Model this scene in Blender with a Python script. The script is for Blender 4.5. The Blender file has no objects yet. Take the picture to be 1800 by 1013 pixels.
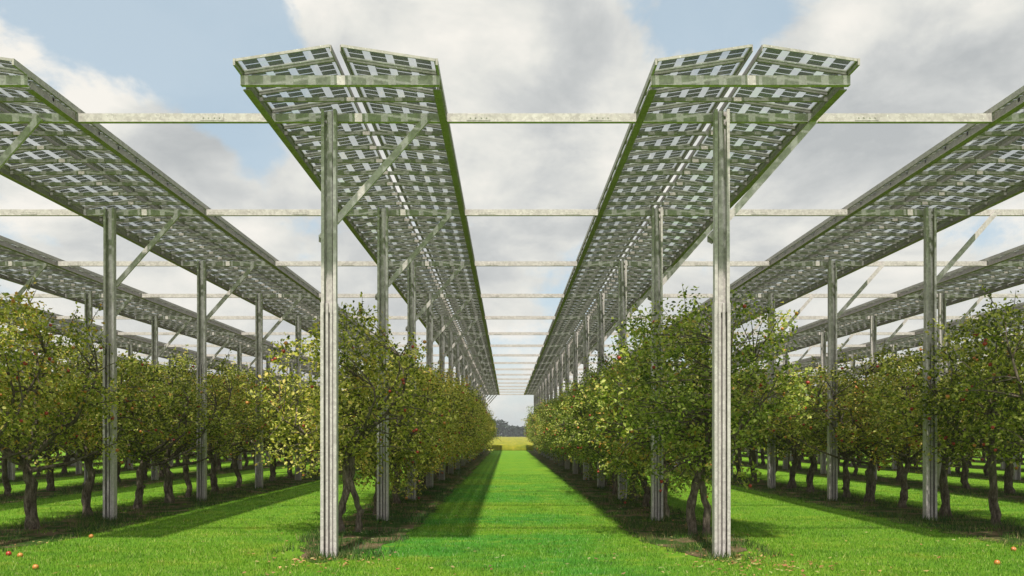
import bpy, math, random
import numpy as np
from mathutils import Vector, Matrix
R = math.radians
S = bpy.context.scene
COL = S.collection
rnd = random.Random(7)

# ------------------------------------------------------------------ layout
CAM_Z = 1.65
PITCH = 5.244                      # distance between rows
BAY = 4.64                         # distance between cross beams
D0 = 10.95                         # first cross beam
NB = 17                            # cross beams
ROWS = [-1, 1, -2, 2, -3, 3, -4, 4, -5, 5, -6, 6, -7, 7]
def post_x(r):
    return 2.874 + PITCH*(r-1) if r > 0 else -2.393 + PITCH*(r+1)
def canopy_x(r):
    off = {-1: .36, -2: .60, 1: .08, 2: -.34}.get(r, .38 if r < 0 else -.12)
    return post_x(r) + off
def tree_x(r):
    off = {-1: -.28, -2: -.72, 1: .26, 2: .76}.get(r, -.6 if r < 0 else .6)
    return post_x(r) + off
BEAM_Z = 5.957
ORD = ['first', 'second', 'third', 'fourth', 'fifth', 'sixth', 'seventh', 'eighth', 'ninth', 'tenth', 'eleventh', 'twelfth',
       'thirteenth', 'fourteenth', 'fifteenth', 'sixteenth', 'seventeenth', 'eighteenth', 'nineteenth', 'twentieth']
TENS = {2: 'twenty', 3: 'thirty', 4: 'forty'}
def ordinal(i):
    if i < 20: return ORD[i]
    n = i+1
    t, u = divmod(n, 10)
    if u == 0: return {3: 'thirtieth', 4: 'fortieth', 5: 'fiftieth'}[t]
    return TENS[t] + '-' + ORD[u-1]
def rowname(r):
    side = 'left' if r < 0 else 'right'
    a = abs(r)
    if a == 1: return 'row just %s of the central lane' % side
    return '%s row %s of the central lane' % (ORD[a-1], side)

# ------------------------------------------------------------------ helpers
class MB:
    def __init__(s): s.v = []; s.f = []; s.m = []; s.sm = []
    def add(s, vs, fs, mi=0, smooth=False):
        o = len(s.v); s.v += [tuple(v) for v in vs]
        for f in fs: s.f.append(tuple(i+o for i in f)); s.m.append(mi); s.sm.append(smooth)
    def box(s, x0, x1, y0, y1, z0, z1, mi=0):
        s.add([(x0,y0,z0),(x1,y0,z0),(x1,y1,z0),(x0,y1,z0),(x0,y0,z1),(x1,y0,z1),(x1,y1,z1),(x0,y1,z1)],
              [(0,3,2,1),(4,5,6,7),(0,1,5,4),(1,2,6,5),(2,3,7,6),(3,0,4,7)], mi)
    def bar(s, a, b, w, h, up=(0,0,1), mi=0):
        a = Vector(a); b = Vector(b); d = (b-a).normalized()
        sd = d.cross(Vector(up)).normalized(); u = sd.cross(d).normalized()
        vs = []
        for p in (a, b):
            for (i, j) in ((-1,-1),(1,-1),(1,1),(-1,1)): vs.append(p + sd*(i*w/2) + u*(j*h/2))
        s.add(vs, [(0,1,2,3),(7,6,5,4),(0,4,5,1),(1,5,6,2),(2,6,7,3),(3,7,4,0)], mi)
    def tube(s, pts, rad, n=7, mi=0, wob=0.0, rg=rnd, cap=True):
        pts = [Vector(p) for p in pts]; N = len(pts); base = len(s.v); ref = None
        for i, p in enumerate(pts):
            d = (pts[min(i+1, N-1)] - pts[max(i-1, 0)]).normalized()
            if ref is None:
                ref = d.orthogonal().normalized()
            ref = (ref - d*ref.dot(d)).normalized()
            sd = d.cross(ref)
            for k in range(n):
                a = 2*math.pi*k/n
                rr = rad[i]*(1 + wob*(rg.random()-.5)*2)
                s.v.append(tuple(p + (ref*math.cos(a) + sd*math.sin(a))*rr))
        for i in range(N-1):
            for k in range(n):
                a = base+i*n+k; b = base+i*n+(k+1) % n
                s.f.append((a, b, b+n, a+n)); s.m.append(mi); s.sm.append(True)
        if cap:
            s.f.append(tuple(base+(N-1)*n+k for k in range(n))); s.m.append(mi); s.sm.append(False)
    def build(s, name, mats, parent=None):
        me = bpy.data.meshes.new(name)
        me.from_pydata(s.v, [], s.f)
        me.polygons.foreach_set('material_index', s.m)
        me.polygons.foreach_set('use_smooth', s.sm)
        for m in (mats if isinstance(mats, (list, tuple)) else [mats]): me.materials.append(m)
        me.update()
        return link(name, me, parent)
def link(name, data, parent=None, loc=None):
    o = bpy.data.objects.new(name, data); COL.objects.link(o)
    if parent is not None: o.parent = parent
    if loc is not None: o.location = loc
    return o
def tag(o, label=None, cat=None, group=None, kind=None):
    if label: o['label'] = label
    if cat: o['category'] = cat
    if group: o['group'] = group
    if kind: o['kind'] = kind
    return o
def root(name, loc, label, cat, group=None):
    return tag(link(name, None, None, loc), label, cat, group)
def np_mesh(name, V, F, mats, smooth=False):
    """V (n,3) and F (m,k) -> mesh data"""
    me = bpy.data.meshes.new(name)
    k = F.shape[1]
    me.vertices.add(len(V)); me.vertices.foreach_set('co', V.astype(np.float32).ravel())
    me.loops.add(F.size); me.loops.foreach_set('vertex_index', F.astype(np.int32).ravel())
    me.polygons.add(len(F)); me.polygons.foreach_set('loop_start', np.arange(0, F.size, k, dtype=np.int32))
    if smooth: me.polygons.foreach_set('use_smooth', np.ones(len(F), dtype=bool))
    for m in mats: me.materials.append(m)
    me.update(calc_edges=True)
    return me

# ------------------------------------------------------------------ materials
def new_mat(name):
    m = bpy.data.materials.new(name); m.use_nodes = True
    nt = m.node_tree; nt.nodes.clear()
    out = nt.nodes.new('ShaderNodeOutputMaterial')
    return m, nt, out
def N(nt, t, **kw):
    n = nt.nodes.new(t)
    for k, v in kw.items():
        if k.startswith('i_'): n.inputs[k[2:].replace('_', ' ')].default_value = v
        else: setattr(n, k, v)
    return n
def ramp(nt, fac, stops, interp='LINEAR'):
    n = nt.nodes.new('ShaderNodeValToRGB'); n.color_ramp.interpolation = interp
    cr = n.color_ramp
    while len(cr.elements) < len(stops): cr.elements.new(.5)
    for e, (p, c) in zip(cr.elements, stops):
        e.position = p; e.color = (*c, 1) if len(c) == 3 else c
    nt.links.new(fac, n.inputs['Fac'])
    return n.outputs['Color']
def noise(nt, vec, scale, detail=4, rough=.55, dist=0):
    n = nt.nodes.new('ShaderNodeTexNoise')
    n.inputs['Scale'].default_value = scale; n.inputs['Detail'].default_value = detail
    n.inputs['Roughness'].default_value = rough; n.inputs['Distortion'].default_value = dist
    if vec is not None: nt.links.new(vec, n.inputs['Vector'])
    return n.outputs['Fac']
def mix(nt, fac, a, b, mode='MIX'):
    n = nt.nodes.new('ShaderNodeMix'); n.data_type = 'RGBA'; n.blend_type = mode
    for sock, v in ((0, fac), (6, a), (7, b)):
        if isinstance(v, bpy.types.NodeSocket): nt.links.new(v, n.inputs[sock])
        elif isinstance(v, (int, float)): n.inputs[sock].default_value = v
        else: n.inputs[sock].default_value = (*v, 1)
    return n.outputs[2]
def mapping(nt, vec, scale=(1,1,1), rot=(0,0,0), loc=(0,0,0)):
    n = nt.nodes.new('ShaderNodeMapping')
    n.inputs['Scale'].default_value = scale; n.inputs['Rotation'].default_value = rot; n.inputs['Location'].default_value = loc
    nt.links.new(vec, n.inputs['Vector']); return n.outputs['Vector']
def math_(nt, op, a, b=None, clamp=False):
    n = nt.nodes.new('ShaderNodeMath'); n.operation = op; n.use_clamp = clamp
    for i, v in enumerate((a, b)):
        if v is None: continue
        if isinstance(v, bpy.types.NodeSocket): nt.links.new(v, n.inputs[i])
        else: n.inputs[i].default_value = v
    return n.outputs[0]
def maprange(nt, v, a, b, c=0., d=1., t='SMOOTHSTEP'):
    n = nt.nodes.new('ShaderNodeMapRange'); n.interpolation_type = t
    n.inputs['From Min'].default_value = a; n.inputs['From Max'].default_value = b
    n.inputs['To Min'].default_value = c; n.inputs['To Max'].default_value = d
    nt.links.new(v, n.inputs['Value']); return n.outputs['Result']
def bump(nt, h, strength, dist=.01):
    n = nt.nodes.new('ShaderNodeBump'); n.inputs['Strength'].default_value = strength; n.inputs['Distance'].default_value = dist
    nt.links.new(h, n.inputs['Height']); return n.outputs['Normal']
def principled(nt, out, col, rough=.6, metal=0., normal=None, spec=.5):
    p = nt.nodes.new('ShaderNodeBsdfPrincipled')
    if isinstance(col, bpy.types.NodeSocket): nt.links.new(col, p.inputs['Base Color'])
    else: p.inputs['Base Color'].default_value = (*col, 1)
    if isinstance(rough, bpy.types.NodeSocket): nt.links.new(rough, p.inputs['Roughness'])
    else: p.inputs['Roughness'].default_value = rough
    p.inputs['Metallic'].default_value = metal
    p.inputs['Specular IOR Level'].default_value = spec
    if normal: nt.links.new(normal, p.inputs['Normal'])
    if out is not None: nt.links.new(p.outputs[0], out.inputs['Surface'])
    return p
def geo_pos(nt): return nt.nodes.new('ShaderNodeNewGeometry').outputs['Position']

def galvanised(name, lo, hi, metal=.35, rough=.5):
    m, nt, out = new_mat(name)
    pos = geo_pos(nt)
    vo = nt.nodes.new('ShaderNodeTexVoronoi'); vo.inputs['Scale'].default_value = 28
    nt.links.new(pos, vo.inputs['Vector'])
    sp = nt.nodes.new('ShaderNodeSeparateColor'); nt.links.new(vo.outputs['Color'], sp.inputs[0])
    n1 = noise(nt, pos, 9, 5, .65)
    n2 = noise(nt, mapping(nt, pos, (1.2, 1.2, 1.2)), 1.1, 3, .6)
    a = math_(nt, 'MULTIPLY', sp.outputs[0], .3)
    f = math_(nt, 'ADD', math_(nt, 'MULTIPLY', n1, .55), a)
    f = math_(nt, 'ADD', f, math_(nt, 'MULTIPLY', math_(nt, 'SUBTRACT', n2, .5), .35), True)
    c = ramp(nt, f, [(.15, lo), (.5, tuple((a_+b_)/2 for a_, b_ in zip(lo, hi))), (.85, hi)])
    fl = noise(nt, pos, 60, 2, .5)
    c = mix(nt, maprange(nt, fl, .66, .72), c, (.72, .71, .66))
    principled(nt, out, c, rough, metal, bump(nt, n1, .15, .004))
    return m
M_POST = galvanised('galvanised_post', (.34,.31,.305), (.67,.62,.60), .08)
M_BEAM = galvanised('galvanised_beam', (.33,.30,.285), (.65,.61,.575), .05, .6)
M_RAIL = galvanised('galvanised_rail', (.22,.195,.185), (.44,.40,.37), .08, .6)
M_FRAME = galvanised('panel_frame', (.26,.245,.22), (.52,.49,.44), .1, .6)

def mat_cell():
    m, nt, out = new_mat('solar_cell')
    pos = geo_pos(nt)
    c = ramp(nt, noise(nt, pos, 3.5, 2), [(.3, (.035,.038,.032)), (.7, (.085,.085,.065))])
    p = principled(nt, None, c, .22, 0, None, .6)
    tr = N(nt, 'ShaderNodeBsdfTransparent'); tr.inputs[0].default_value = (.85,.9,.8,1)
    ms = N(nt, 'ShaderNodeMixShader'); ms.inputs[0].default_value = .12
    nt.links.new(p.outputs[0], ms.inputs[1]); nt.links.new(tr.outputs[0], ms.inputs[2]); nt.links.new(ms.outputs[0], out.inputs['Surface'])
    return m
M_CELL = mat_cell()
def mat_glass():
    m, nt, out = new_mat('panel_glass')
    tr = N(nt, 'ShaderNodeBsdfTransparent'); tr.inputs[0].default_value = (.53,.57,.59,1)
    tl = N(nt, 'ShaderNodeBsdfTranslucent'); tl.inputs[0].default_value = (.44,.47,.50,1)
    gl = N(nt, 'ShaderNodeBsdfGlossy'); gl.inputs[0].default_value = (1,1,1,1); gl.inputs['Roughness'].default_value = .05
    m1 = N(nt, 'ShaderNodeMixShader'); m1.inputs[0].default_value = .30
    nt.links.new(tr.outputs[0], m1.inputs[1]); nt.links.new(tl.outputs[0], m1.inputs[2])
    g = nt.nodes.new('ShaderNodeNewGeometry')
    dp = N(nt, 'ShaderNodeVectorMath', operation='DOT_PRODUCT'); nt.links.new(g.outputs['Normal'], dp.inputs[0]); nt.links.new(g.outputs['Incoming'], dp.inputs[1])
    q = math_(nt, 'POWER', math_(nt, 'SUBTRACT', 1.0, math_(nt, 'ABSOLUTE', dp.outputs['Value'])), 4.0)
    fr = math_(nt, 'ADD', math_(nt, 'MULTIPLY', q, .92), .07, True)
    m2 = N(nt, 'ShaderNodeMixShader'); nt.links.new(fr, m2.inputs[0])
    nt.links.new(m1.outputs[0], m2.inputs[1]); nt.links.new(gl.outputs[0], m2.inputs[2])
    nt.links.new(m2.outputs[0], out.inputs['Surface'])
    return m
M_GLASS = mat_glass()

def mat_leaf(name, stops, transl=.38):
    m, nt, out = new_mat(name)
    g = nt.nodes.new('ShaderNodeNewGeometry')
    oi = nt.nodes.new('ShaderNodeObjectInfo')
    pos = g.outputs['Position']
    f = math_(nt, 'ADD', math_(nt, 'MULTIPLY', g.outputs['Random Per Island'], .62),
              math_(nt, 'MULTIPLY', noise(nt, pos, 1.1, 3, .6), .55))
    f = math_(nt, 'ADD', f, math_(nt, 'MULTIPLY', math_(nt, 'SUBTRACT', oi.outputs['Random'], .6), .22), True)
    c = ramp(nt, f, stops)
    p = principled(nt, None, c, .55, 0, None, .3)
    t = N(nt, 'ShaderNodeBsdfTranslucent')
    c2 = mix(nt, 1.0, c, (1.15, 1.25, .55), 'MULTIPLY'); nt.links.new(c2, t.inputs[0])
    ms = N(nt, 'ShaderNodeMixShader'); ms.inputs[0].default_value = transl
    nt.links.new(p.outputs[0], ms.inputs[1]); nt.links.new(t.outputs[0], ms.inputs[2])
    nt.links.new(ms.outputs[0], out.inputs['Surface'])
    return m
M_LEAF_Y = mat_leaf('leaf_yellow_sunlit', [(.1,(.04,.055,.012)),(.33,(.15,.18,.028)),(.55,(.40,.41,.07)),(.74,(.72,.66,.20)),(.93,(.62,.33,.06))], .45)  # autumn yellow, colour also brightened for sunlight that misses the left row
M_LEAF_G = mat_leaf('leaf_green', [(.1,(.03,.05,.011)),(.34,(.10,.145,.022)),(.57,(.26,.32,.05)),(.80,(.56,.58,.17)),(.96,(.52,.29,.06))], .42)
M_LEAF_M = mat_leaf('leaf_mid', [(.1,(.035,.05,.012)),(.34,(.12,.155,.025)),(.58,(.31,.34,.055)),(.78,(.62,.60,.18)),(.95,(.55,.29,.06))], .44)

def mat_bark():
    m, nt, out = new_mat('bark')
    pos = geo_pos(nt)
    n1 = noise(nt, mapping(nt, pos, (1,1,.35)), 17, 6, .78)
    n2 = noise(nt, pos, 3, 3)
    c = ramp(nt, n1, [(.34,(.03,.024,.018)),(.5,(.125,.098,.075)),(.68,(.30,.25,.20))])
    c = mix(nt, math_(nt, 'MULTIPLY', maprange(nt, n2, .5, .7), .35), c, (.11,.13,.06))
    principled(nt, out, c, .9, 0, bump(nt, n1, .9, .03), .2)
    return m
M_BARK = mat_bark()
def mat_apple(name, c1, c2):
    m, nt, out = new_mat(name)
    tc = nt.nodes.new('ShaderNodeTexCoord')
    c = ramp(nt, noise(nt, tc.outputs['Object'], 18, 3), [(.35, c1), (.65, c2)])
    principled(nt, out, c, .35, 0, None, .5)
    return m
M_APPLE_R = mat_apple('apple_red', (.22,.012,.012), (.38,.05,.02))
M_APPLE_O = mat_apple('apple_orange', (.40,.11,.02), (.48,.23,.05))

def mat_ground():
    m, nt, out = new_mat('mown_grass')
    pos = geo_pos(nt)
    fine = noise(nt, pos, 34, 6, .75)
    midn = noise(nt, mapping(nt, pos, (.5, 1, 1)), 3.0, 5, .65)
    big = noise(nt, mapping(nt, pos, (.35, .55, 1)), .55, 3, .6)
    a = ramp(nt, fine, [(.3,(.055,.13,.005)),(.5,(.125,.27,.012)),(.7,(.23,.38,.035))])
    b = ramp(nt, fine, [(.3,(.012,.10,.006)),(.5,(.028,.23,.018)),(.7,(.08,.34,.045))])
    sx = nt.nodes.new('ShaderNodeSeparateXYZ'); nt.links.new(pos, sx.inputs[0])
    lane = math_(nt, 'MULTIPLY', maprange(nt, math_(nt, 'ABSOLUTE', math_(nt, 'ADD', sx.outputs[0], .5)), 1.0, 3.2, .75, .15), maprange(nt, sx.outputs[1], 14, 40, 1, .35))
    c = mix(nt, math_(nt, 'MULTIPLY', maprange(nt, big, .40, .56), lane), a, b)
    y = ramp(nt, fine, [(.3,(.10,.165,.008)),(.5,(.20,.33,.02)),(.7,(.32,.43,.06))])
    c = mix(nt, math_(nt, 'MULTIPLY', maprange(nt, midn, .48, .66), .75), c, y)
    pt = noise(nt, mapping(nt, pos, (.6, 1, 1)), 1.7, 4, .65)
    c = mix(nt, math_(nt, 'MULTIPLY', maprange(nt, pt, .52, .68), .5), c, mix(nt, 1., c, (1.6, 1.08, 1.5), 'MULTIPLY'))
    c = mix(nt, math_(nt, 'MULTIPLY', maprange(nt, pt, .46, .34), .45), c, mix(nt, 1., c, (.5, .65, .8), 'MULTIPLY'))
    principled(nt, out, c, .9, 0, bump(nt, fine, .9, .05), .15)
    return m
M_GROUND = mat_ground()
def mat_soil():
    m, nt, out = new_mat('rough_soil')
    pos = geo_pos(nt)
    fine = noise(nt, pos, 26, 6, .75); midn = noise(nt, pos, 1.6, 5, .65)
    soil = ramp(nt, fine, [(.3,(.085,.06,.032)),(.55,(.20,.145,.08)),(.75,(.34,.25,.15))])
    gr = ramp(nt, fine, [(.3,(.018,.045,.008)),(.55,(.045,.10,.014)),(.75,(.10,.17,.03))])
    c = mix(nt, maprange(nt, midn, .44, .58), gr, soil)
    principled(nt, out, c, .95, 0, bump(nt, fine, 1, .06), .1)
    return m
M_SOIL = mat_soil()
def mat_blade(name, stops):
    m, nt, out = new_mat(name)
    g = nt.nodes.new('ShaderNodeNewGeometry')
    big = noise(nt, mapping(nt, g.outputs['Position'], (.35, .55, 1)), .55, 3, .6)
    c = ramp(nt, g.outputs['Random Per Island'], stops)
    sx = nt.nodes.new('ShaderNodeSeparateXYZ'); nt.links.new(g.outputs['Position'], sx.inputs[0])
    lane = maprange(nt, math_(nt, 'ABSOLUTE', math_(nt, 'ADD', sx.outputs[0], .5)), 1.0, 3.2, .6, .1)
    c = mix(nt, math_(nt, 'MULTIPLY', maprange(nt, big, .40, .56), lane), c, mix(nt, 1., c, (.35, .85, 1.3), 'MULTIPLY'))
    pt = noise(nt, mapping(nt, g.outputs['Position'], (.6, 1, 1)), 1.7, 4, .65)
    c = mix(nt, math_(nt, 'MULTIPLY', maprange(nt, pt, .52, .68), .55), c, mix(nt, 1., c, (1.7, 1.1, 1.6), 'MULTIPLY'))
    c = mix(nt, math_(nt, 'MULTIPLY', maprange(nt, pt, .46, .34), .5), c, mix(nt, 1., c, (.5, .62, .8), 'MULTIPLY'))
    p = principled(nt, None, c, .6, 0, None, .3)
    t = N(nt, 'ShaderNodeBsdfTranslucent'); nt.links.new(c, t.inputs[0])
    ms = N(nt, 'ShaderNodeMixShader'); ms.inputs[0].default_value = .35
    nt.links.new(p.outputs[0], ms.inputs[1]); nt.links.new(t.outputs[0], ms.inputs[2])
    nt.links.new(ms.outputs[0], out.inputs['Surface'])
    return m
M_BLADE = mat_blade('grass_blade', [(0,(.06,.165,.007)),(.5,(.15,.32,.016)),(.85,(.26,.43,.04)),(1,(.46,.46,.16))])
M_ROUGH = mat_blade('rough_blade', [(0,(.02,.06,.008)),(.45,(.055,.13,.015)),(.8,(.12,.19,.03)),(1,(.30,.24,.10))])
def mat_field():
    m, nt, out = new_mat('yellow_crop')
    pos = geo_pos(nt)
    c = ramp(nt, noise(nt, mapping(nt, pos, (1,.25,1)), 1.2, 6, .7), [(.3,(.10,.14,.012)),(.5,(.21,.21,.02)),(.7,(.34,.29,.03))])
    principled(nt, out, c, .9, 0, None, .1)
    return m
M_FIELD = mat_field()
def mat_wood():
    m, nt, out = new_mat('far_wood')
    pos = geo_pos(nt)
    c = ramp(nt, noise(nt, pos, .35, 6, .7), [(.35,(.012,.02,.015)),(.65,(.03,.045,.028))])
    principled(nt, out, c, .95, 0, None, .1)
    return m
M_WOOD = mat_wood()
M_LITTER = mat_blade('fallen_leaf', [(0,(.22,.10,.04)),(.35,(.42,.20,.09)),(.7,(.50,.36,.13)),(1,(.34,.40,.14))])

# ------------------------------------------------------------------ ground
def sheet(name, x0, x1, y0, y1, z, mat, nx=1, ny=1, amp=0):
    V = []; F = []
    for j in range(ny+1):
        for i in range(nx+1):
            V.append((x0+(x1-x0)*i/nx, y0+(y1-y0)*j/ny, z+amp*(rnd.random())))
    for j in range(ny):
        for i in range(nx):
            a = j*(nx+1)+i; F.append((a, a+1, a+nx+2, a+nx+1))
    b = MB(); b.add(V, F); return b.build(name, mat)
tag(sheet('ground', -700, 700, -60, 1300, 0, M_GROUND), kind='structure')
# strip of soil and rough grass under each row of trees
for r in ROWS:
    b = MB(); c = (post_x(r)+tree_x(r))/2 + (.1 if r < 0 else -.1); hw = .82 if abs(r) == 1 else 1.0
    y = 10.35; V = []; ny = 0
    while y < 84.3:
        q = min(1, (y-10.35)/2.5+.1)
        jl = (rnd.random()-.5)*.22; jr = (rnd.random()-.5)*.22
        V += [(c-hw*q+jl, y, .006), (c-.3*q, y, .010), (c+.3*q, y, .010), (c+hw*q+jr, y, .006)]
        y += .22 if y < 35 else .6; ny += 1
    F = []
    for j in range(ny-1):
        for i in range(3):
            a = j*4+i; F.append((a, a+1, a+5, a+4))
    b.add(V, F); tag(b.build('soil_strip', M_SOIL), kind='structure')
# yellow crop field beyond the orchard
rs = np.random.RandomState(3)
def field():
    nx, ny = 260, 90
    xs = np.linspace(-140, 140, nx+1); ys = 85.5 + (np.linspace(0, 1, ny+1)**2.2)*480
    X, Y = np.meshgrid(xs, ys); Z = .30 + rs.rand(*X.shape)*.32
    Z[0] = 0.02
    V = np.stack([X, Y, Z], -1).reshape(-1, 3)
    F = np.array([(j*(nx+1)+i, j*(nx+1)+i+1, (j+1)*(nx+1)+i+1, (j+1)*(nx+1)+i) for j in range(ny) for i in range(nx)])
    return link('field', np_mesh('field', V, F, [M_FIELD]))
tag(field(), kind='structure')

# ------------------------------------------------------------------ grass blades
def blades(name, P, h, w, mats, lean=.5):
    n = len(P)
    a = rs.rand(n)*2*np.pi; hh = h*(.55+.9*rs.rand(n)); ww = w*(.7+.6*rs.rand(n))
    dx = np.cos(a); dy = np.sin(a)
    lx = (rs.rand(n)-.5)*2*lean*hh; ly = (rs.rand(n)-.5)*2*lean*hh
    V = np.empty((n, 3, 3))
    V[:,0,0] = P[:,0]-dx*ww/2; V[:,0,1] = P[:,1]-dy*ww/2; V[:,0,2] = 0
    V[:,1,0] = P[:,0]+dx*ww/2; V[:,1,1] = P[:,1]+dy*ww/2; V[:,1,2] = 0
    V[:,2,0] = P[:,0]+lx; V[:,2,1] = P[:,1]+ly; V[:,2,2] = hh
    F = np.arange(n*3).reshape(n, 3)
    return link(name, np_mesh(name, V.reshape(-1, 3), F, mats))
def scatter(y0, y1, dens):
    W = .72*y1+1; n = int((y1-y0)*2*W*dens)
    P = np.stack([(rs.rand(n)-.5)*2*W, y0+(y1-y0)*rs.rand(n)], -1)
    P = P[np.abs(P[:,0]) < .70*P[:,1]+.8]
    return P
P = np.concatenate([scatter(8.6, 12, 1500), scatter(12, 16, 900), scatter(16, 23, 420), scatter(23, 34, 160)])
# thin the sward on the soil strips
keep = np.ones(len(P), bool)
for r in ROWS[:6]:
    c = (post_x(r)+tree_x(r))/2 + (.1 if r < 0 else -.1)
    keep &= ~((np.abs(P[:,0]-c) < .75) & (P[:,1] > 10.7))
P = P[keep]
# taller tufts and weeds in the sward
tc_ = scatter(8.8, 26, 1.6); T = (tc_[:,None,:] + rs.randn(len(tc_), 26, 2)*(.05+.05*rs.rand(len(tc_), 1, 1))).reshape(-1, 2)
tag(blades('grass_tufts', T, .065, .010, [M_BLADE], .8), 'slightly taller grass tufts dotted over the mown lanes', 'grass', kind='stuff')
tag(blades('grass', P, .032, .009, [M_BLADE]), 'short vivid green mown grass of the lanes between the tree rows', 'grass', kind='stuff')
Q = []
for r in ROWS[:8]:
    c = (post_x(r)+tree_x(r))/2 + (.1 if r < 0 else -.1)
    hw = .85 if abs(r) == 1 else 1.02
    for (y0, y1, dn) in ((10.5, 16, 520), (16, 24, 300), (24, 40, 120)):
        n = int((y1-y0)*2*hw*dn)
        q = np.stack([c+(rs.rand(n)-.5)*2*hw, y0+(y1-y0)*rs.rand(n)], -1)
        cl = np.sin(q[:,0]*5.1+q[:,1]*2.3)+np.sin(q[:,0]*-3.3+q[:,1]*4.7)+np.sin(q[:,1]*1.1+2*q[:,0])
        Q.append(q[cl > -.6+rs.rand(n)])
for r in ROWS[:6]:
    for i in range(4):
        n = 260; a = rs.rand(n)*6.28; rr = .12+.16*rs.rand(n)
        Q.append(np.stack([post_x(r)+np.cos(a)*rr, D0+BAY*i-.15+np.sin(a)*rr], -1))
tag(blades('rough_grass', np.concatenate(Q), .10, .011, [M_ROUGH], .6), 'longer dull green unmown grass around the trunks and posts', 'grass', kind='stuff')
# fallen leaves
L = []
for (cx, cy, sx, sy, n) in ((3.2, 10.1, .4, .5, 150), (-2.35, 10.5, .4, .45, 60), (2.2, 10.4, 1.6, .9, 40), (-.2, 9.9, 2.5, .5, 40),
                            (-7.6, 11.6, 1.6, 1.1, 70), (8.4, 11.8, 1.6, 1.2, 90), (-2.6, 15, .5, 3, 160), (3.0, 15, .5, 3, 160)):
    L.append(np.stack([cx+rs.randn(n)*sx, cy+rs.randn(n)*sy], -1))
def flat_leaves(name, P, size, mats):
    n = len(P); V = np.empty((n, 4, 3)); a = rs.rand(n)*6.28; s = size*(.6+.8*rs.rand(n))
    for k, (e, wd) in enumerate(((1, 0), (0, .6), (-1, 0), (0, -.6))):
        V[:,k,0] = P[:,0]+(np.cos(a)*e-np.sin(a)*wd)*s/2; V[:,k,1] = P[:,1]+(np.sin(a)*e+np.cos(a)*wd)*s/2
        V[:,k,2] = .022+rs.rand(n)*.025
    return link(name, np_mesh(name, V.reshape(-1, 3), np.arange(n*4).reshape(n, 4), mats))
tag(flat_leaves('fallen_leaves', np.concatenate(L), .06, [M_LITTER]), 'orange and tan fallen leaves scattered on the grass near the front posts', 'leaves', kind='stuff')

# ------------------------------------------------------------------ posts
def make_post():
    t = link('support_post', None)
    H = BEAM_Z + .055; W = .20; D = .10; th = .012
    b = MB()
    z0 = 3.30
    for (za, zb, W_) in ((z0, H, W),):
        b.box(-W_/2+th, W_/2-th, D-th, D, za, zb)                     # web at the back
        for s in (-1, 1):
            x0, x1 = sorted((s*W_/2, s*(W_/2-th)))
            b.box(x0, x1, 0, D, za, zb)                              # flange
            x0, x1 = sorted((s*(W_/2-th), s*(W_/2-.040)))
            b.box(x0, x1, 0, .011, za, zb)                           # lip
        b.box(-.034, .034, D-.034, D-th, za, zb)                     # rib of the web
    b.build('column', M_POST, t)
    b = MB(); W2 = .214; D2 = .118; zb = 3.42
    b.box(-W2/2+th, W2/2-th, D2-th-.003, D2-.003, -.3, zb)
    for s in (-1, 1):
        x0, x1 = sorted((s*W2/2, s*(W2/2-th))); b.box(x0, x1, -.010, D2, -.3, zb)
        x0, x1 = sorted((s*(W2/2-th), s*(W2/2-.042))); b.box(x0, x1, -.010, .001, -.3, zb)
    b.box(-.045, -.012, .030, D2-th-.003, -.3, zb); b.box(.012, .045, .030, D2-th-.003, -.3, zb)
    b.build('ground_profile', M_POST, t)
    # diagonal brace rising to the right, behind the column
    b = MB()
    a = Vector((-.13, D+.008, 4.31)); e = Vector((1.32, D+.008, 5.95))
    b.bar(a, e, .088, .008, up=(0,-1,0))
    d = (e-a).normalized(); nrm = Vector((-d.z, 0, d.x))
    for s in (-1, 1):
        o = nrm*(s*.040); b.bar(a+o+Vector((0,.019,0)), e+o+Vector((0,.019,0)), .008, .030, up=(0,-1,0))
    b.build('brace', M_POST, t)
    b = MB()
    sh = [(-.165,4.27),(-.10,4.24),(-.02,4.33),(-.02,4.46),(-.10,4.42),(-.165,4.35)]
    b.add([(x,D+.044,z) for x,z in sh]+[(x,D+.052,z) for x,z in sh],
          [(0,1,2,3,4,5),(11,10,9,8,7,6)]+[(i,i+6,(i+1)%6+6,(i+1)%6) for i in range(6)])
    b.build('gusset_plate', M_RAIL, t)
    b = MB(); b.box(-.09, .09, D, .150, BEAM_Z-.115, BEAM_Z-.063); b.box(-.09, .09, .150, .26, BEAM_Z-.075, BEAM_Z-.063); b.build('seat_bracket', M_RAIL, t)
    for (x, z) in ((-.055, 5.985), (.055, 5.985), (-.055, 5.86), (.055, 5.86)):
        b = MB(); pts = [(x, -.034 if z < 5 else .0, z), (x, -.052 if z < 5 else -.02, z)]
        if z > 5: pts = [(x, D-th, z-.03), (x, D-th-.022, z-.03)]
        b.tube(pts, [.016, .016], 6); b.build('bolt', M_RAIL, t)
    return t
def children_of(o): return [c for c in bpy.data.objects if c.parent == o]
def copier(o):
    ch = children_of(o)
    def f(loc, names=None):
        r = o.copy(); COL.objects.link(r); r.location = loc
        for c in ch:
            if names and c.name.split('.')[0] not in names: continue
            d = c.copy(); d.parent = r; COL.objects.link(d)
        return r
    return f
p0 = make_post(); cp = copier(p0); used = False
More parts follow.
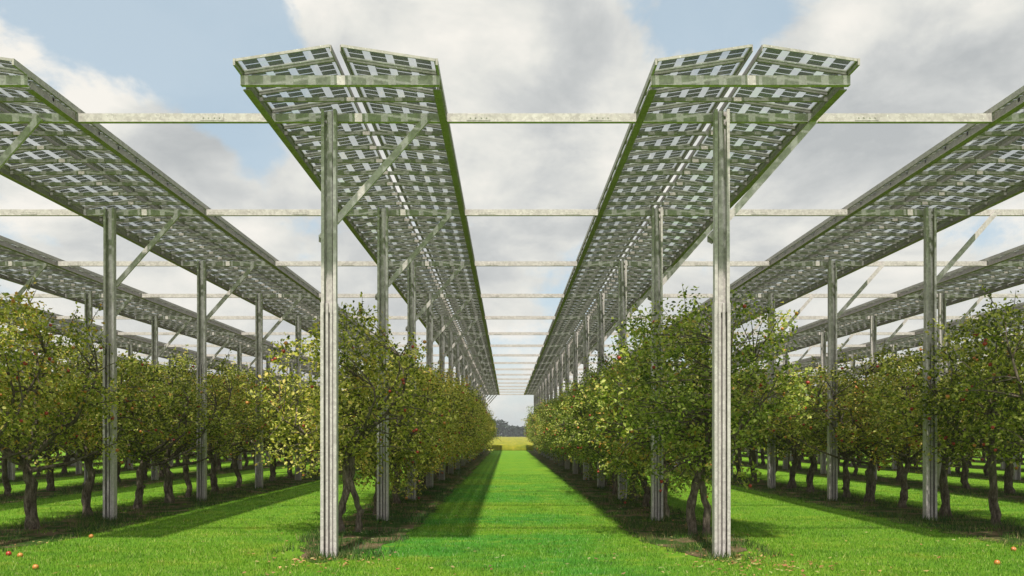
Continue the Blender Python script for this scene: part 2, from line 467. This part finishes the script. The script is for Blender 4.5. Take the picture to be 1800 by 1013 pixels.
for r in ROWS:
    for i in range(NB):
        d = D0 + BAY*i
        if abs(post_x(r)) > .66*d + 1: continue
        loc = (post_x(r), d-.20, 0)
        if not used: o = p0; o.location = loc; used = True
        else: o = cp(loc, None if d < 40 else ('column', 'ground_profile', 'brace'))
        vis = 'in shade of the panels' if i % 2 else 'with a diagonal brace'
        if i == 0: lab = 'nearest full-height galvanised post standing at the front left of the lane' if r < 0 else 'nearest full-height galvanised post standing at the front right of the lane'
        elif i == NB-1: lab = 'last galvanised post at the far end of the ' + rowname(r)
        else: lab = '%s galvanised post from the front, %s' % (ordinal(i), rowname(r))
        tag(o, lab, 'post', 'galvanised posts carrying the solar roofs')

# ------------------------------------------------------------------ cross beams
def channel(b, x0, x1, y, z, h=.116, d=.06, th=.008):
    b.box(x0, x1, y, y+th, z-h/2, z+h/2)
    b.box(x0, x1, y+th, y+d, z+h/2-th, z+h/2)
    b.box(x0, x1, y-.006, y, z-h/2, z-h/2+th)
    b.box(x0, x1, y+th, y+d, z-h/2, z-h/2+th)
    b.box(x0, x1, y+d-.006, y+d, z-h/2+th, z-h/2+th+.018)
    b.box(x0, x1, y+d-.006, y+d, z+h/2-th-.018, z+h/2-th)
XL = post_x(-7)-2; XR = post_x(7)+2
for i in range(NB):
    d = D0 + BAY*i
    t = root('cross_beam', (0, d, 0), 'pale speckled steel cross beam, %s from the front, spanning all the rows' % ordinal(i), 'beam', 'steel cross beams linking the solar roofs')
    if i == 0: t['label'] = 'nearest and widest-looking steel cross beam, resting on the two front posts'
    if i == NB-1: t['label'] = 'farthest steel cross beam, closing the end of the solar roofs'
    b = MB(); channel(b, XL, XR, -.045, BEAM_Z); b.build('beam_profile', M_BEAM, t)
    if i < 6:
        for r in ROWS:
            x = post_x(r)
            if abs(x) > .68*d: continue
            for (s, off) in ((-1, 1.62), (1, 2.0)):
                b = MB(); b.box(x+s*off-.16, x+s*off+.16, -.052, -.046, BEAM_Z-.042, BEAM_Z+.048)
                for q in (-.11, -.04, .04, .11):
                    b.tube([(x+s*off+q, -.052, BEAM_Z), (x+s*off+q, -.060, BEAM_Z)], [.009, .009], 6)
                b.build('splice_plate', M_BEAM, t)

# ------------------------------------------------------------------ solar canopies
MODL = BAY/8
HW = 1.18; ZE = 6.075; ZR = 6.245; GAP = .066
def panel_geo(b, side, y0, y1, rows):
    """one glass-glass module: slopes from the eave up to the ridge gap; local origin at ridge line, y0..y1"""
    L = HW-GAP; ang = math.atan2(ZR-ZE, L); ca, sa = math.cos(ang), math.sin(ang)
    Ls = L/ca
    def P(u, y, w):                      # u along the slope from the ridge, w up from the plane
        return (side*(GAP + u*ca + w*sa), y, ZR - u*sa + w*ca)
    def bx(u0, u1, ya, yb, w0, w1, mi):
        vs = [P(u0,ya,w0),P(u1,ya,w0),P(u1,yb,w0),P(u0,yb,w0),P(u0,ya,w1),P(u1,ya,w1),P(u1,yb,w1),P(u0,yb,w1)]
        fs = [(0,3,2,1),(4,5,6,7),(0,1,5,4),(1,2,6,5),(2,3,7,6),(3,0,4,7)]
        if side < 0: fs = [f[::-1] for f in fs]
        b.add(vs, fs, mi)
    fw = .014; g = .003
    bx(0, Ls, y0+g, y0+g+fw, -.010, .022, 0); bx(0, Ls, y1-g-fw, y1-g, -.010, .022, 0)
    bx(0, fw, y0+g+fw, y1-g-fw, -.010, .022, 0); bx(Ls-fw, Ls, y0+g+fw, y1-g-fw, -.010, .022, 0)
    b.add([P(fw,y0+g+fw,.006),P(Ls-fw,y0+g+fw,.006),P(Ls-fw,y1-g-fw,.006),P(fw,y1-g-fw,.006)], [(0,1,2,3)], 2)
    nc = 4; pu = (Ls-2*fw)/nc; cw = pu*.66
    yy0 = y0+g+fw+.012; yy1 = y1-g-fw-.012; pr = (yy1-yy0)/rows
    for j in range(rows):
        ya = yy0+j*pr+pr*.07; yb = yy0+(j+1)*pr-pr*.07
        for i in range(nc):
            ua = fw + (i+.5)*pu - cw/2; ub = ua+cw
            b.add([P(ua,ya,.002),P(ub,ya,.002),P(ub,yb,.002),P(ua,yb,.002)], [(0,1,2,3)], 1)
PM = [M_FRAME, M_CELL, M_GLASS]
def data_of(b, name, mats):
    o = b.build(name, mats); me = o.data; bpy.data.objects.remove(o); return me
pan_data = {}
for s in (-1, 1):
    b = MB(); panel_geo(b, s, 0, MODL, 4); pan_data[s, 0] = data_of(b, 'solar_panel', PM)
    b = MB(); panel_geo(b, s, MODL-.30, MODL, 2); pan_data[s, 1] = data_of(b, 'solar_panel', PM)
def truss_geo(b, y):
    b.bar((-HW, y, 5.975), (HW, y, 5.975), .035, .050)
    for s in (-1, 1):
        b.bar((s*(GAP+.005), y, ZR-.028), (s*HW, y, ZE-.028), .026, .030)
b = MB(); truss_geo(b, 0); truss_data = data_of(b, 'truss', [M_RAIL])
FRONT = D0 - 2*MODL
NM = int(round((D0+BAY*(NB-1)+.12-FRONT)/MODL))
for r in ROWS:
    x = canopy_x(r)
    t = root('solar_canopy', (x, FRONT, 0), 'long low-gabled roof of semi-transparent solar panels over the ' + rowname(r), 'solar roof', 'solar panel roofs over the tree rows')
    ymin = (abs(x)-HW)/.66
    vis = [j for j in range(-1, NM) if FRONT+MODL*(j+1) > ymin]
    near = set(vis[:50]); rest = MB(); anyrest = False
    for j in range(-1, NM):
        for s in (-1, 1):
            if j in near:
                link('solar_panel', pan_data[s, 1 if j == -1 else 0], t, (0, j*MODL, 0))
            else:
                if j == -1: panel_geo(rest, s, -.30, 0, 2)
                else: panel_geo(rest, s, j*MODL, (j+1)*MODL, 4)
    tag(rest.build('solar_panels', PM, t), kind='stuff')
    tv = [j for j in range(0, NM+1) if FRONT+MODL*j > ymin and not (j >= 2 and (j-2) % 8 == 0)]
    tnear = set(tv[:95]); rest = MB()
    for j in range(0, NM+1):
        if j >= 2 and (j-2) % 8 == 0:
            pass
        elif j in tnear and j > 0: link('truss', truss_data, t, (0, j*MODL, 0))
        elif j > 0: truss_geo(rest, j*MODL)
    tag(rest.build('trusses', [M_RAIL], t), kind='stuff')
    b = MB(); channel(b, -HW-.03, HW+.03, -.03, BEAM_Z+.002, .118); b.build('end_beam', M_BEAM, t)
    for j in range(0, NM+1):
        if j == 0 or (j >= 2 and (j-2) % 8 == 0):
            b = MB()
            for s in (-1, 1): b.bar((s*(GAP+.005), j*MODL, ZR-.028), (s*HW, j*MODL, ZE-.028), .026, .030)
            b.build('rafter', M_RAIL, t)
    LEN = NM*MODL
    for s in (-1, 1):
        b = MB()
        x0, x1 = sorted((s*(HW-.012), s*(HW)))
        b.box(x0, x1, .08, LEN, 5.885, 5.999)                        # web
        x0, x1 = sorted((s*(HW-.012), s*(HW-.062)))
        b.box(x0, x1, .08, LEN, 5.885, 5.895); 
        x0, x1 = sorted((s*HW, s*(HW+.035)))
        b.box(x0, x1, .08, LEN, 5.885, 5.897)
        b.build('edge_rail', M_RAIL, t)
        b = MB(); x0, x1 = sorted((s*(HW+.004), s*(HW+.030)))
        b.box(x0, x1, -.30, LEN, 6.02, 6.098); b.build('eave_rail', M_FRAME, t)
        b = MB(); x0, x1 = sorted((s*(GAP-.004), s*(GAP-.014)))
        b.box(x0, x1, -.29, LEN, ZR-.06, ZR+.02); b.build('ridge_rail', M_RAIL, t)

# ------------------------------------------------------------------ apple trees
def leaf_mesh(C, size, rg, name, mats):
    """C (n,3) leaf centres; each leaf a small folded pointed blade"""
    n = len(C)
    # random orientation, biased so that blades face up and out
    nrm = rg.randn(n, 3); nrm[:,2] = np.abs(nrm[:,2])*.9+.35
    nrm /= np.linalg.norm(nrm, axis=1)[:,None]
    t = rg.randn(n, 3); t[:,2] -= .5; t -= nrm*(t*nrm).sum(1)[:,None]; t /= np.linalg.norm(t, axis=1)[:,None]
    s = np.cross(nrm, t)
    L = (size*(.65+.7*rg.rand(n)))[:,None]; W = L*.62
    V = np.empty((n, 6, 3))
    V[:,0] = C - t*L*.5
    V[:,1] = C - t*L*.12 + s*W*.5 + nrm*L*.10
    V[:,2] = C + t*L*.28 + s*W*.36 + nrm*L*.06
    V[:,3] = C + t*L*.56 - nrm*L*.05
    V[:,4] = C + t*L*.28 - s*W*.36 + nrm*L*.06
    V[:,5] = C - t*L*.12 - s*W*.5 + nrm*L*.10
    base = (np.arange(n)*6)[:,None]
    F = np.concatenate([base+np.array([[0,1,2,3]]), base+np.array([[0,3,4,5]])], 0)
    return np_mesh(name, V.reshape(-1, 3), F, mats)

def bez(a, b, bend, n, jit, rg):
    pts = []
    for i in range(n+1):
        t = i/n; p = a.lerp(b, t) + bend*(4*t*(1-t))
        if 0 < i < n: p += Vector(((rg.random()-.5), (rg.random()-.5), (rg.random()-.5)))*jit
        pts.append(p)
    return pts

def make_tree_data(seed, stems, rx=1.5, ry=1.35, ztop=3.85, zlow=1.32, nclump=118, per=60, leaf=.064, lite=False):
    rg = random.Random(seed); nr = np.random.RandomState(seed)
    tm = MB(); tips = []
    for st in stems:
        pts = [Vector(p) for p in st['pts']]
        # resample with gnarl
        fine = []
        for i in range(len(pts)-1):
            for k in range(3):
                t = k/3; p = pts[i].lerp(pts[i+1], t) + Vector(((rg.random()-.5)*.05, (rg.random()-.5)*.05, 0))
                fine.append(p)
        fine.append(pts[-1]); n = len(fine)
        r0, r1 = st['r']
        r0 *= .76; r1 *= .80
        rad = [(r0*1.35 if i == 0 else r0*1.12 if i == 1 else r0+(r1-r0)*i/(n-1))*(1+(rg.random()-.5)*.30) for i in range(n)]
        fine[0].z = -.06
        tm.tube(fine, rad, 10, wob=.16, rg=rg)
        tips.append((fine[-1], r1))
        if rg.random() < .7:                # a knot or cut stub
            i = rg.randint(2, n-2); p = fine[i]; a = rg.random()*6.28
            tm.tube([p, p+Vector((math.cos(a)*.11, math.sin(a)*.11, .05))], [.05, .035], 6, rg=rg)
    # limbs
    limbs = []
    nl = 5 if len(tips) == 1 else 3
    for (tp, tr) in tips:
        a0 = rg.random()*6.28
        for k in range(nl):
            a = a0 + k*2*math.pi/nl + (rg.random()-.5)*.7
            if len(tips) > 1: a = math.atan2(tp.y, tp.x) + (k-1)*1.15 + (rg.random()-.5)*.4
            rr = rg.uniform(.55, .85); zt = rg.uniform(.35, .8)
            e = Vector((math.cos(a)*rx*rr, math.sin(a)*ry*rr, tp.z + (ztop-tp.z)*zt*.8))
            bend = Vector((math.cos(a)*.18, math.sin(a)*.18, -.12+rg.random()*.1))
            pts = bez(tp, e, bend, 6, .10, rg)
            tm.tube(pts, [tr*.72*(1-.72*i/6) for i in range(7)], 6, wob=.1, rg=rg)
            limbs.append((pts, tr*.72))
        if len(tips) == 1 or rg.random() < .6:
            e = Vector((tp.x*.5+(rg.random()-.5)*.4, tp.y*.5+(rg.random()-.5)*.4, ztop-.5))
            pts = bez(tp, e, Vector(((rg.random()-.5)*.3, (rg.random()-.5)*.3, 0)), 6, .10, rg)
            tm.tube(pts, [tr*.75*(1-.75*i/6) for i in range(7)], 6, wob=.1, rg=rg); limbs.append((pts, tr*.7))
    # a low, nearly horizontal limb reaching out
    tp, tr = tips[0]
    for a in ([rg.random()*6.28] if rg.random() < .8 else []):
        e = Vector((math.cos(a)*rx*.9, math.sin(a)*ry*.9, tp.z+.35))
        pts = bez(tp-Vector((0,0,.15)), e, Vector((0,0,-.12)), 6, .10, rg)
        tm.tube(pts, [tr*.55*(1-.7*i/6) for i in range(7)], 6, wob=.1, rg=rg); limbs.append((pts, tr*.5))
    # clumps of leaves in an uneven envelope
    lob = [(rg.random()*6.28, rg.uniform(.5, 1)) for _ in range(4)]
    zc = zlow + (ztop-zlow)*.44
    clumps = []
    tries = 0
    while len(clumps) < nclump and tries < 9000:
        tries += 1
        a = rg.random()*6.28; cz = rg.uniform(-1, 1); rr = rg.random()**.45
        env = 1 + .13*math.sin(2*a+lob[0][0]+cz*2) + .14*math.sin(3*a+lob[1][0]) + .08*math.sin(5*a+lob[2][0]+3*cz)
        h = math.sqrt(max(0, 1-abs(cz)**2.4))
        x = math.cos(a)*rx*rr*h*env; y = math.sin(a)*ry*rr*h*env
        z = zc + cz*rr**.4*((ztop-zc)*(.80+.20*env) if cz > 0 else (zc-zlow)*(1+.28*math.sin(3*a+lob[3][0])))
        p = Vector((x, y, z))
        if any((p-q[0]).length < .20 for q in clumps): continue
        clumps.append((p, rg.uniform(.20, .36)))
    for (p, cr) in clumps:                   # twigs
        best = None
        for pts, lr in limbs:
            for i, q in enumerate(pts[1:]):
                dd = (p-q).length + (.5 if q.z > p.z+.2 else 0)
                if best is None or dd < best[0]: best = (dd, q, lr*(1-.7*i/6))
        q = best[1]; r_ = min(.020, best[2]*.5)+.004
        if not lite:
            pts = bez(q, p, Vector((0,0,.06)), 3, .06, rg)
            tm.tube(pts, [r_, r_*.8, r_*.55, r_*.3], 4, wob=.05, rg=rg, cap=False)
    # leaves
    Cs = []
    for (p, cr) in clumps:
        k = int(per*(cr/.28)**2*rg.uniform(.75, 1.25))
        v = nr.randn(k, 3); v /= np.linalg.norm(v, axis=1)[:,None]
        v *= (cr*nr.rand(k)**.5)[:,None]; v[:,2] *= .8
        Cs.append(v + np.array(p))
    # loose sprigs poking out of the top and sides
    for _ in range(26 if not lite else 6):
        p, cr = clumps[rg.randrange(len(clumps))]
        out = Vector((p.x/rx, p.y/ry, (p.z-zc)/(ztop-zc)+.5)).normalized()
        if p.z < zc-.2 and rg.random() < .6: out = Vector((out.x, out.y, -1)).normalized()
        ln = rg.uniform(.25, .62); k = int(ln*38)
        tt = nr.rand(k)[:,None]
        Cs.append(np.array(p) + np.array(out)*ln*tt + nr.randn(k, 3)*.035)
        if not lite: tm.tube([p, p+out*ln*.5+Vector((.02,0,0)), p+out*ln], [.008, .006, .003], 4, rg=rg, cap=False)
    C = np.concatenate(Cs)
    crown = leaf_mesh(C, leaf, nr, 'crown', [M_LEAF_G])
    trunk = None
    o = tm.build('trunk', M_BARK); trunk = o.data; bpy.data.objects.remove(o)
    # apples: low on the outside of clumps
    ap = []
    while len(ap) < 46:
        p, cr = clumps[rg.randrange(len(clumps))]
        d = Vector((p.x, p.y, (p.z-zc)*.5))
        if d.length < .55: continue
        q = p + d.normalized()*cr*.62 + Vector((rg.uniform(-.1,.1), rg.uniform(-.1,.1), -rg.uniform(0, .18)))
        ap.append(q)
    return dict(trunk=trunk, crown=crown, apples=ap)

def apple_data(mat, name='apple'):
    b = MB(); n = 8
    prof = [(0,-.036),(.018,-.041),(.036,-.022),(.042,.002),(.036,.024),(.020,.036),(.006,.030),(0.0,.026)]
    vs = []; fs = []
    for (rr, z) in prof:
        for k in range(n): vs.append((rr*math.cos(2*math.pi*k/n), rr*math.sin(2*math.pi*k/n), z))
    for i in range(len(prof)-1):
        for k in range(n): fs.append((i*n+k, i*n+(k+1)%n, (i+1)*n+(k+1)%n, (i+1)*n+k))
    b.add(vs, fs, 0, True)
    b.tube([(0,0,.026),(.004,0,.052)], [.003,.002], 4, mi=1)
    return data_of(b, name, [mat, M_BARK])
APPLE = [apple_data(M_APPLE_R), apple_data(M_APPLE_O)]

VAR = []
# 0: twin stems twisting up (front left), 1: twin stems in a V (front right), 2..: single crooked trunks
VAR.append(make_tree_data(11, [dict(pts=[(-.14,0,0),(-.17,.02,.28),(-.05,0,.6),(-.07,.02,.95),(.02,0,1.55)], r=(.085,.075)),
                               dict(pts=[(.14,.05,0),(.17,.03,.35),(.06,.02,.7),(.02,.02,1.0),(.04,.02,1.5)], r=(.065,.06))], rx=1.45, ry=1.3, ztop=3.75, zlow=1.1, nclump=130))
VAR.append(make_tree_data(23, [dict(pts=[(-.12,0,0),(-.13,0,.4),(-.02,0,.85),(.10,.03,1.4)], r=(.10,.07)),
                               dict(pts=[(.14,-.05,0),(.13,-.04,.45),(.05,-.02,.9),(.16,0,1.6)], r=(.075,.065))], rx=1.55, ry=1.4, zlow=1.05, ztop=3.92, nclump=185))
VAR.append(make_tree_data(13, [dict(pts=[(0,0,0),(.03,0,.35),(.02,.02,.8),(.14,0,1.15)], r=(.125,.095))], zlow=1.38))
VAR.append(make_tree_data(14, [dict(pts=[(.05,0,0),(-.02,0,.4),(.02,.03,.75),(-.10,0,1.25)], r=(.115,.085))], rx=1.45, ztop=3.7))
VAR.append(make_tree_data(15, [dict(pts=[(0,0,0),(.05,.02,.3),(-.06,0,.7),(-.02,.02,1.3)], r=(.10,.085))], rx=1.5, ztop=3.9, zlow=1.25))
VAR.append(make_tree_data(16, [dict(pts=[(-.04,0,0),(0,0,.45),(.09,.02,.9),(.02,0,1.35)], r=(.12,.08))], ry=1.3, ztop=3.8))
VAR.append(make_tree_data(18, [dict(pts=[(0,0,0),(-.05,0,.35),(.03,.02,.85),(0,0,1.2)], r=(.11,.09))], rx=1.4, ztop=3.6, zlow=1.35))

LOWV = []
for sd, kw in ((41, dict(zlow=.72, ztop=3.75)), (42, dict(zlow=.65, ztop=3.6, rx=1.55)), (43, dict(zlow=.8, ztop=3.9)), (44, dict(zlow=.7, ztop=3.8, rx=1.6))):
    j = random.Random(sd)
    LOWV.append(len(VAR))
    VAR.append(make_tree_data(sd, [dict(pts=[(0,0,0),(j.uniform(-.08,.08),0,.4),(j.uniform(-.1,.1),.03,.8),(j.uniform(-.12,.12),0,1.2)], r=(j.uniform(.10,.125),.085))], nclump=140, **kw))
places = []      # (d, x, row, index)
def row_positions(r):
    start = {-1: [13.57, 16.55, 19.3, 21.3], 1: [13.2, 16.1, 18.2, 20.2], -2: [12.35, 14.1, 16.1, 18.0, 19.6, 21.2],
             2: [12.8, 14.6, 16.1, 18.25, 19.6, 21.3]}.get(r)
    if not start: start = [12.6 + rnd.random()]
    out = list(start)
    while out[-1] < 82.5: out.append(out[-1] + 1.95 + rnd.uniform(-.22, .22))
    return out
for r in ROWS:
    k = 0
    for d in row_positions(r):
        x = tree_x(r) + (rnd.uniform(-.12, .12) if abs(r) > 1 or d > 20 else 0)
        if abs(x)-1.6 > .66*d: continue
        places.append((d, x, r, k)); k += 1
places.sort(key=lambda p: p[0]); indiv = places[:300]; rest = places[300:]
leafmat = {}
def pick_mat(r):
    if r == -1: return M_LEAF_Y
    if r == 1: return M_LEAF_G
    return M_LEAF_M
n_near = 0
DESC = {0: 'apple tree with two twisting stems', 1: 'apple tree with two forking stems', 2: 'apple tree with a stout trunk', 3: 'apple tree with a leaning trunk',
        4: 'apple tree with a crooked trunk', 5: 'apple tree with a curving trunk', 6: 'low-crowned apple tree'}
for (d, x, r, k) in indiv:
    if r == -1 and k == 0: v = 0
    elif r == 1 and k == 0: v = 1
    else: v = rnd.choice([2, 3, 4, 5, 6, 2, 4])
    if abs(r) == 1 and k > 0: v = rnd.choice(LOWV)
    if r == -2 and k == 1: v = 2
    if r == 2 and k == 1: v = 4
    lab = 'apple tree, %s from the front, %s' % (ordinal(k), rowname(r))
    if (r, k) == (-1, 0): lab = 'apple tree with two twisting stems right behind the front left post'
    if (r, k) == (1, 0): lab = 'broad dark green apple tree with forked stems behind the front right post'
    t = root('apple_tree', (x, d, 0), lab, 'tree', 'apple trees standing in rows')
    t.rotation_euler.z = 0 if v < 2 else rnd.uniform(0, 6.28)
    s = 1 if v < 2 else rnd.uniform(.90, 1.10)*(1.08 if abs(r) > 1 else 1); zz = rnd.uniform(.88, 1.06)/(s if v >= 2 else 1)**.6 if v >= 2 else 1
    if abs(r) >= 2: zz *= .93
    if abs(r) == 2 and k < 3: s = 1.0; zz = (1.03, 1.0, .95)[k]
    t.scale = (s, s, s*zz)
    V_ = VAR[v]
    link('trunk', V_['trunk'], t)
    c = link('crown', V_['crown'], t)
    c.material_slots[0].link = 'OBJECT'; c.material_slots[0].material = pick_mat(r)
    if d < 24 and abs(r) <= 2:
        na = 40
        if 'apples_me' not in V_: pass
        for q in V_['apples'][:na]:
            a = link('apple', APPLE[0 if rnd.random() < .6 else 1], t, q); sc = rnd.uniform(.55, .80); a.scale = (sc,)*3
    else:
        if 'fruit' not in V_:
            bb = MB()
            for q in V_['apples']:
                src = APPLE[0]; mi = 0 if rnd.random() < .55 else 1
                o_ = len(bb.v)
                vs = [tuple(q[i] + vv[i]*1.0 for i in range(3)) for vv in [(.042,0,0),(-.042,0,0),(0,.042,0),(0,-.042,0),(0,0,.038),(0,0,-.038)]]
                bb.add(vs, [(0,2,4),(2,1,4),(1,3,4),(3,0,4),(2,0,5),(1,2,5),(3,1,5),(0,3,5)], mi, True)
            V_['fruit'] = data_of(bb, 'apples', [M_APPLE_R, M_APPLE_O])
        tag(link('apples', V_['fruit'], t), kind='stuff')
# trees beyond the three hundred that show largest: one object
LV = make_tree_data(31, [dict(pts=[(0,0,0),(.03,0,.5),(0,0,1.2)], r=(.11,.08))], nclump=60, per=22, leaf=.13, lite=True)
def arr(me):
    v = np.empty(len(me.vertices)*3, np.float32); me.vertices.foreach_get('co', v); return v.reshape(-1, 3)
cv = arr(LV['crown']); nf = len(LV['crown'].polygons)
cf = np.empty(nf*4, np.int32); LV['crown'].loops.foreach_get('vertex_index', cf); cf = cf.reshape(-1, 4)
tv = arr(LV['trunk']); tf = np.array([tuple(p.vertices) for p in LV['trunk'].polygons if len(p.vertices) == 4])
Vs = []; Fs = []; mi = []; off = 0
for (d, x, r, k) in rest:
    a = rnd.uniform(0, 6.28); Rm = np.array([[math.cos(a), -math.sin(a), 0], [math.sin(a), math.cos(a), 0], [0, 0, 1]])
    for (vv, ff, m_) in ((cv, cf, 0), (tv, tf, 1)):
        Vs.append(vv@Rm.T + np.array([x, d, 0])); Fs.append(ff+off); mi += [m_]*len(ff); off += len(vv)
if rest:
    me = np_mesh('distant_apple_trees', np.concatenate(Vs), np.concatenate(Fs), [M_LEAF_M, M_BARK])
    me.polygons.foreach_set('material_index', mi)
    tag(link('distant_apple_trees', me), 'farthest outer apple trees merging into one leafy band behind the nearer rows', 'trees', kind='stuff')

# ------------------------------------------------------------------ fallen apples
def ground_at(px, py):
    k = (py-765)/213.; return ((px-892)/k/129.1, D0/k)
for (px, py, m_, lab) in ((35, 980, 1, 'orange fallen apple in the grass at the bottom left, the middle of three'),
                          (62, 1001, 1, 'orange fallen apple nearest the camera in the grass at the bottom left'),
                          (15, 977, 0, 'red fallen apple at the left edge of the grass'),
                          (160, 946, 1, 'small orange fallen apple near the soil strip on the left'),
                          (1782, 969, 1, 'orange fallen apple at the right edge of the grass'),
                          (1753, 993, 1, 'orange fallen apple nearest the camera in the grass at the bottom right')):
    X, Y = ground_at(px, py)
    o = link('fallen_apple', APPLE[m_], None, (X, Y, .026)); o.scale = (.9,)*3
    o.rotation_euler = (rnd.uniform(-1, 1), rnd.uniform(-1, 1), 0)
    tag(o, lab, 'apple', 'fallen apples in the grass')

# ------------------------------------------------------------------ far wood
def wood():
    V = []; F = []; 
    xs = np.arange(-420, 420, 2.6)
    Cs = []
    for x in xs:
        # taller on the left of the lane's end, dropping to the right
        h = 11.5 + 2*math.sin(x*.05) + 1.6*math.sin(x*.13+1)
        u = (x + 0)/1.0
        if -4 > x > -60: h = 10.6
        if 2 < x < 30: h = 6.9
        elif -4 <= x <= 2: h = 10.6 - (x+4)/6*3.7
        for _ in range(170):
            z = h*rs.rand()**.8; wdt = 3.2
            Cs.append((x+rs.randn()*1.8, 520+rs.randn()*5, z*(.9+.2*rs.rand())))
    return leaf_mesh(np.array(Cs), 1.9, rs, 'far_wood', [M_WOOD])
tag(link('far_wood', wood()), 'distant dark wood on the horizon at the end of the lane', 'woodland', kind='stuff')

# ------------------------------------------------------------------ haze
b = MB(); b.box(-760, 760, -120, 1360, -1, 17)
m_, nt_, out_ = new_mat('haze'); pv = nt_.nodes.new('ShaderNodeVolumePrincipled')
pv.inputs['Color'].default_value = (.88, .92, .97, 1); pv.inputs['Density'].default_value = .0004; pv.inputs['Anisotropy'].default_value = .2
nt_.links.new(pv.outputs[0], out_.inputs['Volume'])
tag(b.build('haze', m_), kind='stuff')

# ------------------------------------------------------------------ sun and sky
sun_dir = Vector((.27, 3.44, -6.17)).normalized()        # way the light travels
elev = math.asin(-sun_dir.z)
ld = bpy.data.lights.new('sun', 'SUN'); ld.energy = 4.4; ld.angle = R(1.5); ld.color = (1, .95, .86)
lo = link('sun', ld); lo.rotation_euler = sun_dir.to_track_quat('-Z', 'Y').to_euler()
W = bpy.data.worlds.new('World'); S.world = W; W.use_nodes = True
nt = W.node_tree; nt.nodes.clear()
out = nt.nodes.new('ShaderNodeOutputWorld'); bg = nt.nodes.new('ShaderNodeBackground')
sky = nt.nodes.new('ShaderNodeTexSky'); sky.sky_type = 'NISHITA'; sky.sun_disc = False
sky.sun_elevation = elev; sky.sun_rotation = math.atan2(-sun_dir.x, -sun_dir.y); sky.air_density = 1; sky.dust_density = 1.5
tc = nt.nodes.new('ShaderNodeTexCoord'); D = tc.outputs['Generated']
def dirof(px, py):
    return Vector(((px-892)/1413., 1, (765-py)/1413.)).normalized()
def blob(px, py, rad, w):
    v = nt.nodes.new('ShaderNodeVectorMath'); v.operation = 'DISTANCE'
    nt.links.new(D, v.inputs[0]); v.inputs[1].default_value = dirof(px, py)
    return maprange(nt, v.outputs['Value'], 0, rad/1413., w, 0)
warp = mapping(nt, D, (1, 1, 1.7))
n_big = noise(nt, warp, 2.6, 7, .55, .3)
n_det = noise(nt, mapping(nt, D, (1, 1, 1.5), loc=(3, 1, 7)), 7.5, 8, .62, .2)
dens = math_(nt, 'ADD', math_(nt, 'MULTIPLY', math_(nt, 'SUBTRACT', n_big, .5), 1.0), math_(nt, 'MULTIPLY', math_(nt, 'SUBTRACT', n_det, .5), 1.25))
dens = math_(nt, 'ADD', dens, .27)
for bl in ((250, 20, 330, -.62), (430, 110, 150, -.5), (60, 0, 260, -.25), (1290, 40, 210, -.50), (1080, 60, 150, -.12),
           (90, 220, 210, .55), (260, 290, 180, .6), (350, 420, 200, .2), (700, 40, 240, .45), (930, 200, 260, .45), (1000, 20, 150, .2), (1620, 110, 290, .45), (1330, 330, 330, .3),
           (450, 260, 90, -.12), (940, 700, 130, -.12)):
    dens = math_(nt, 'ADD', dens, blob(*bl))
fac = maprange(nt, dens, 0.0, .24)
# cloud body: bright tops, grey bellies
n_sh = noise(nt, mapping(nt, D, (1, 1, 2.0), loc=(1.3, .4, 2.2)), 4.6, 7, .58, .3)
n_sh = math_(nt, 'ADD', math_(nt, 'MULTIPLY', math_(nt, 'SUBTRACT', n_sh, .5), 1.35), .5)
sh = math_(nt, 'ADD', n_sh, math_(nt, 'MULTIPLY', dens, -.16))
for bl in ((310, 300, 180, -.10), (870, 255, 170, -.12), (900, 420, 250, .06), (740, 50, 220, .04), (1560, 210, 200, -.14), (150, 150, 190, .18), (880, 130, 130, .14), (930, 340, 130, .16), (1480, 60, 90, .12), (1100, 10, 160, -.12), (1150, 250, 220, .08), (760, 40, 200, .10), (560, 60, 120, .08), (1620, 60, 160, .10), (60, 380, 120, .1)):
    sh = math_(nt, 'ADD', sh, blob(*bl))
ccol = ramp(nt, sh, [(.20, (3.4, 3.55, 3.6)), (.36, (4.3, 4.4, 4.35)), (.50, (5.4, 5.4, 5.1)), (.64, (6.4, 6.2, 5.75))])
blue = mix(nt, 1.0, sky.outputs[0], (2.1, 1.75, 1.45), 'MULTIPLY')
blue = mix(nt, .75, blue, (3.1, 4.05, 4.7))
fac = math_(nt, 'ADD', math_(nt, 'MULTIPLY', fac, .88), .12)
col = mix(nt, fac, blue, ccol)
# below the horizon: nothing is seen there but the ground
nt.links.new(col, bg.inputs['Color']); bg.inputs['Strength'].default_value = .1
nt.links.new(bg.outputs[0], out.inputs['Surface'])

# ------------------------------------------------------------------ camera
cd = bpy.data.cameras.new('camera'); cam = link('camera', cd)
cam.location = (0, 0, CAM_Z); cam.rotation_euler = (R(90), 0, 0)
cd.sensor_width = 36; cd.lens = 1413/1800*36; cd.shift_x = 8/1800; cd.shift_y = 258.5/1800
cd.clip_start = .1; cd.clip_end = 6000
S.camera = cam
S.view_settings.view_transform = 'Standard'; S.view_settings.look = 'None'
S.view_settings.exposure = .55; S.view_settings.gamma = 1
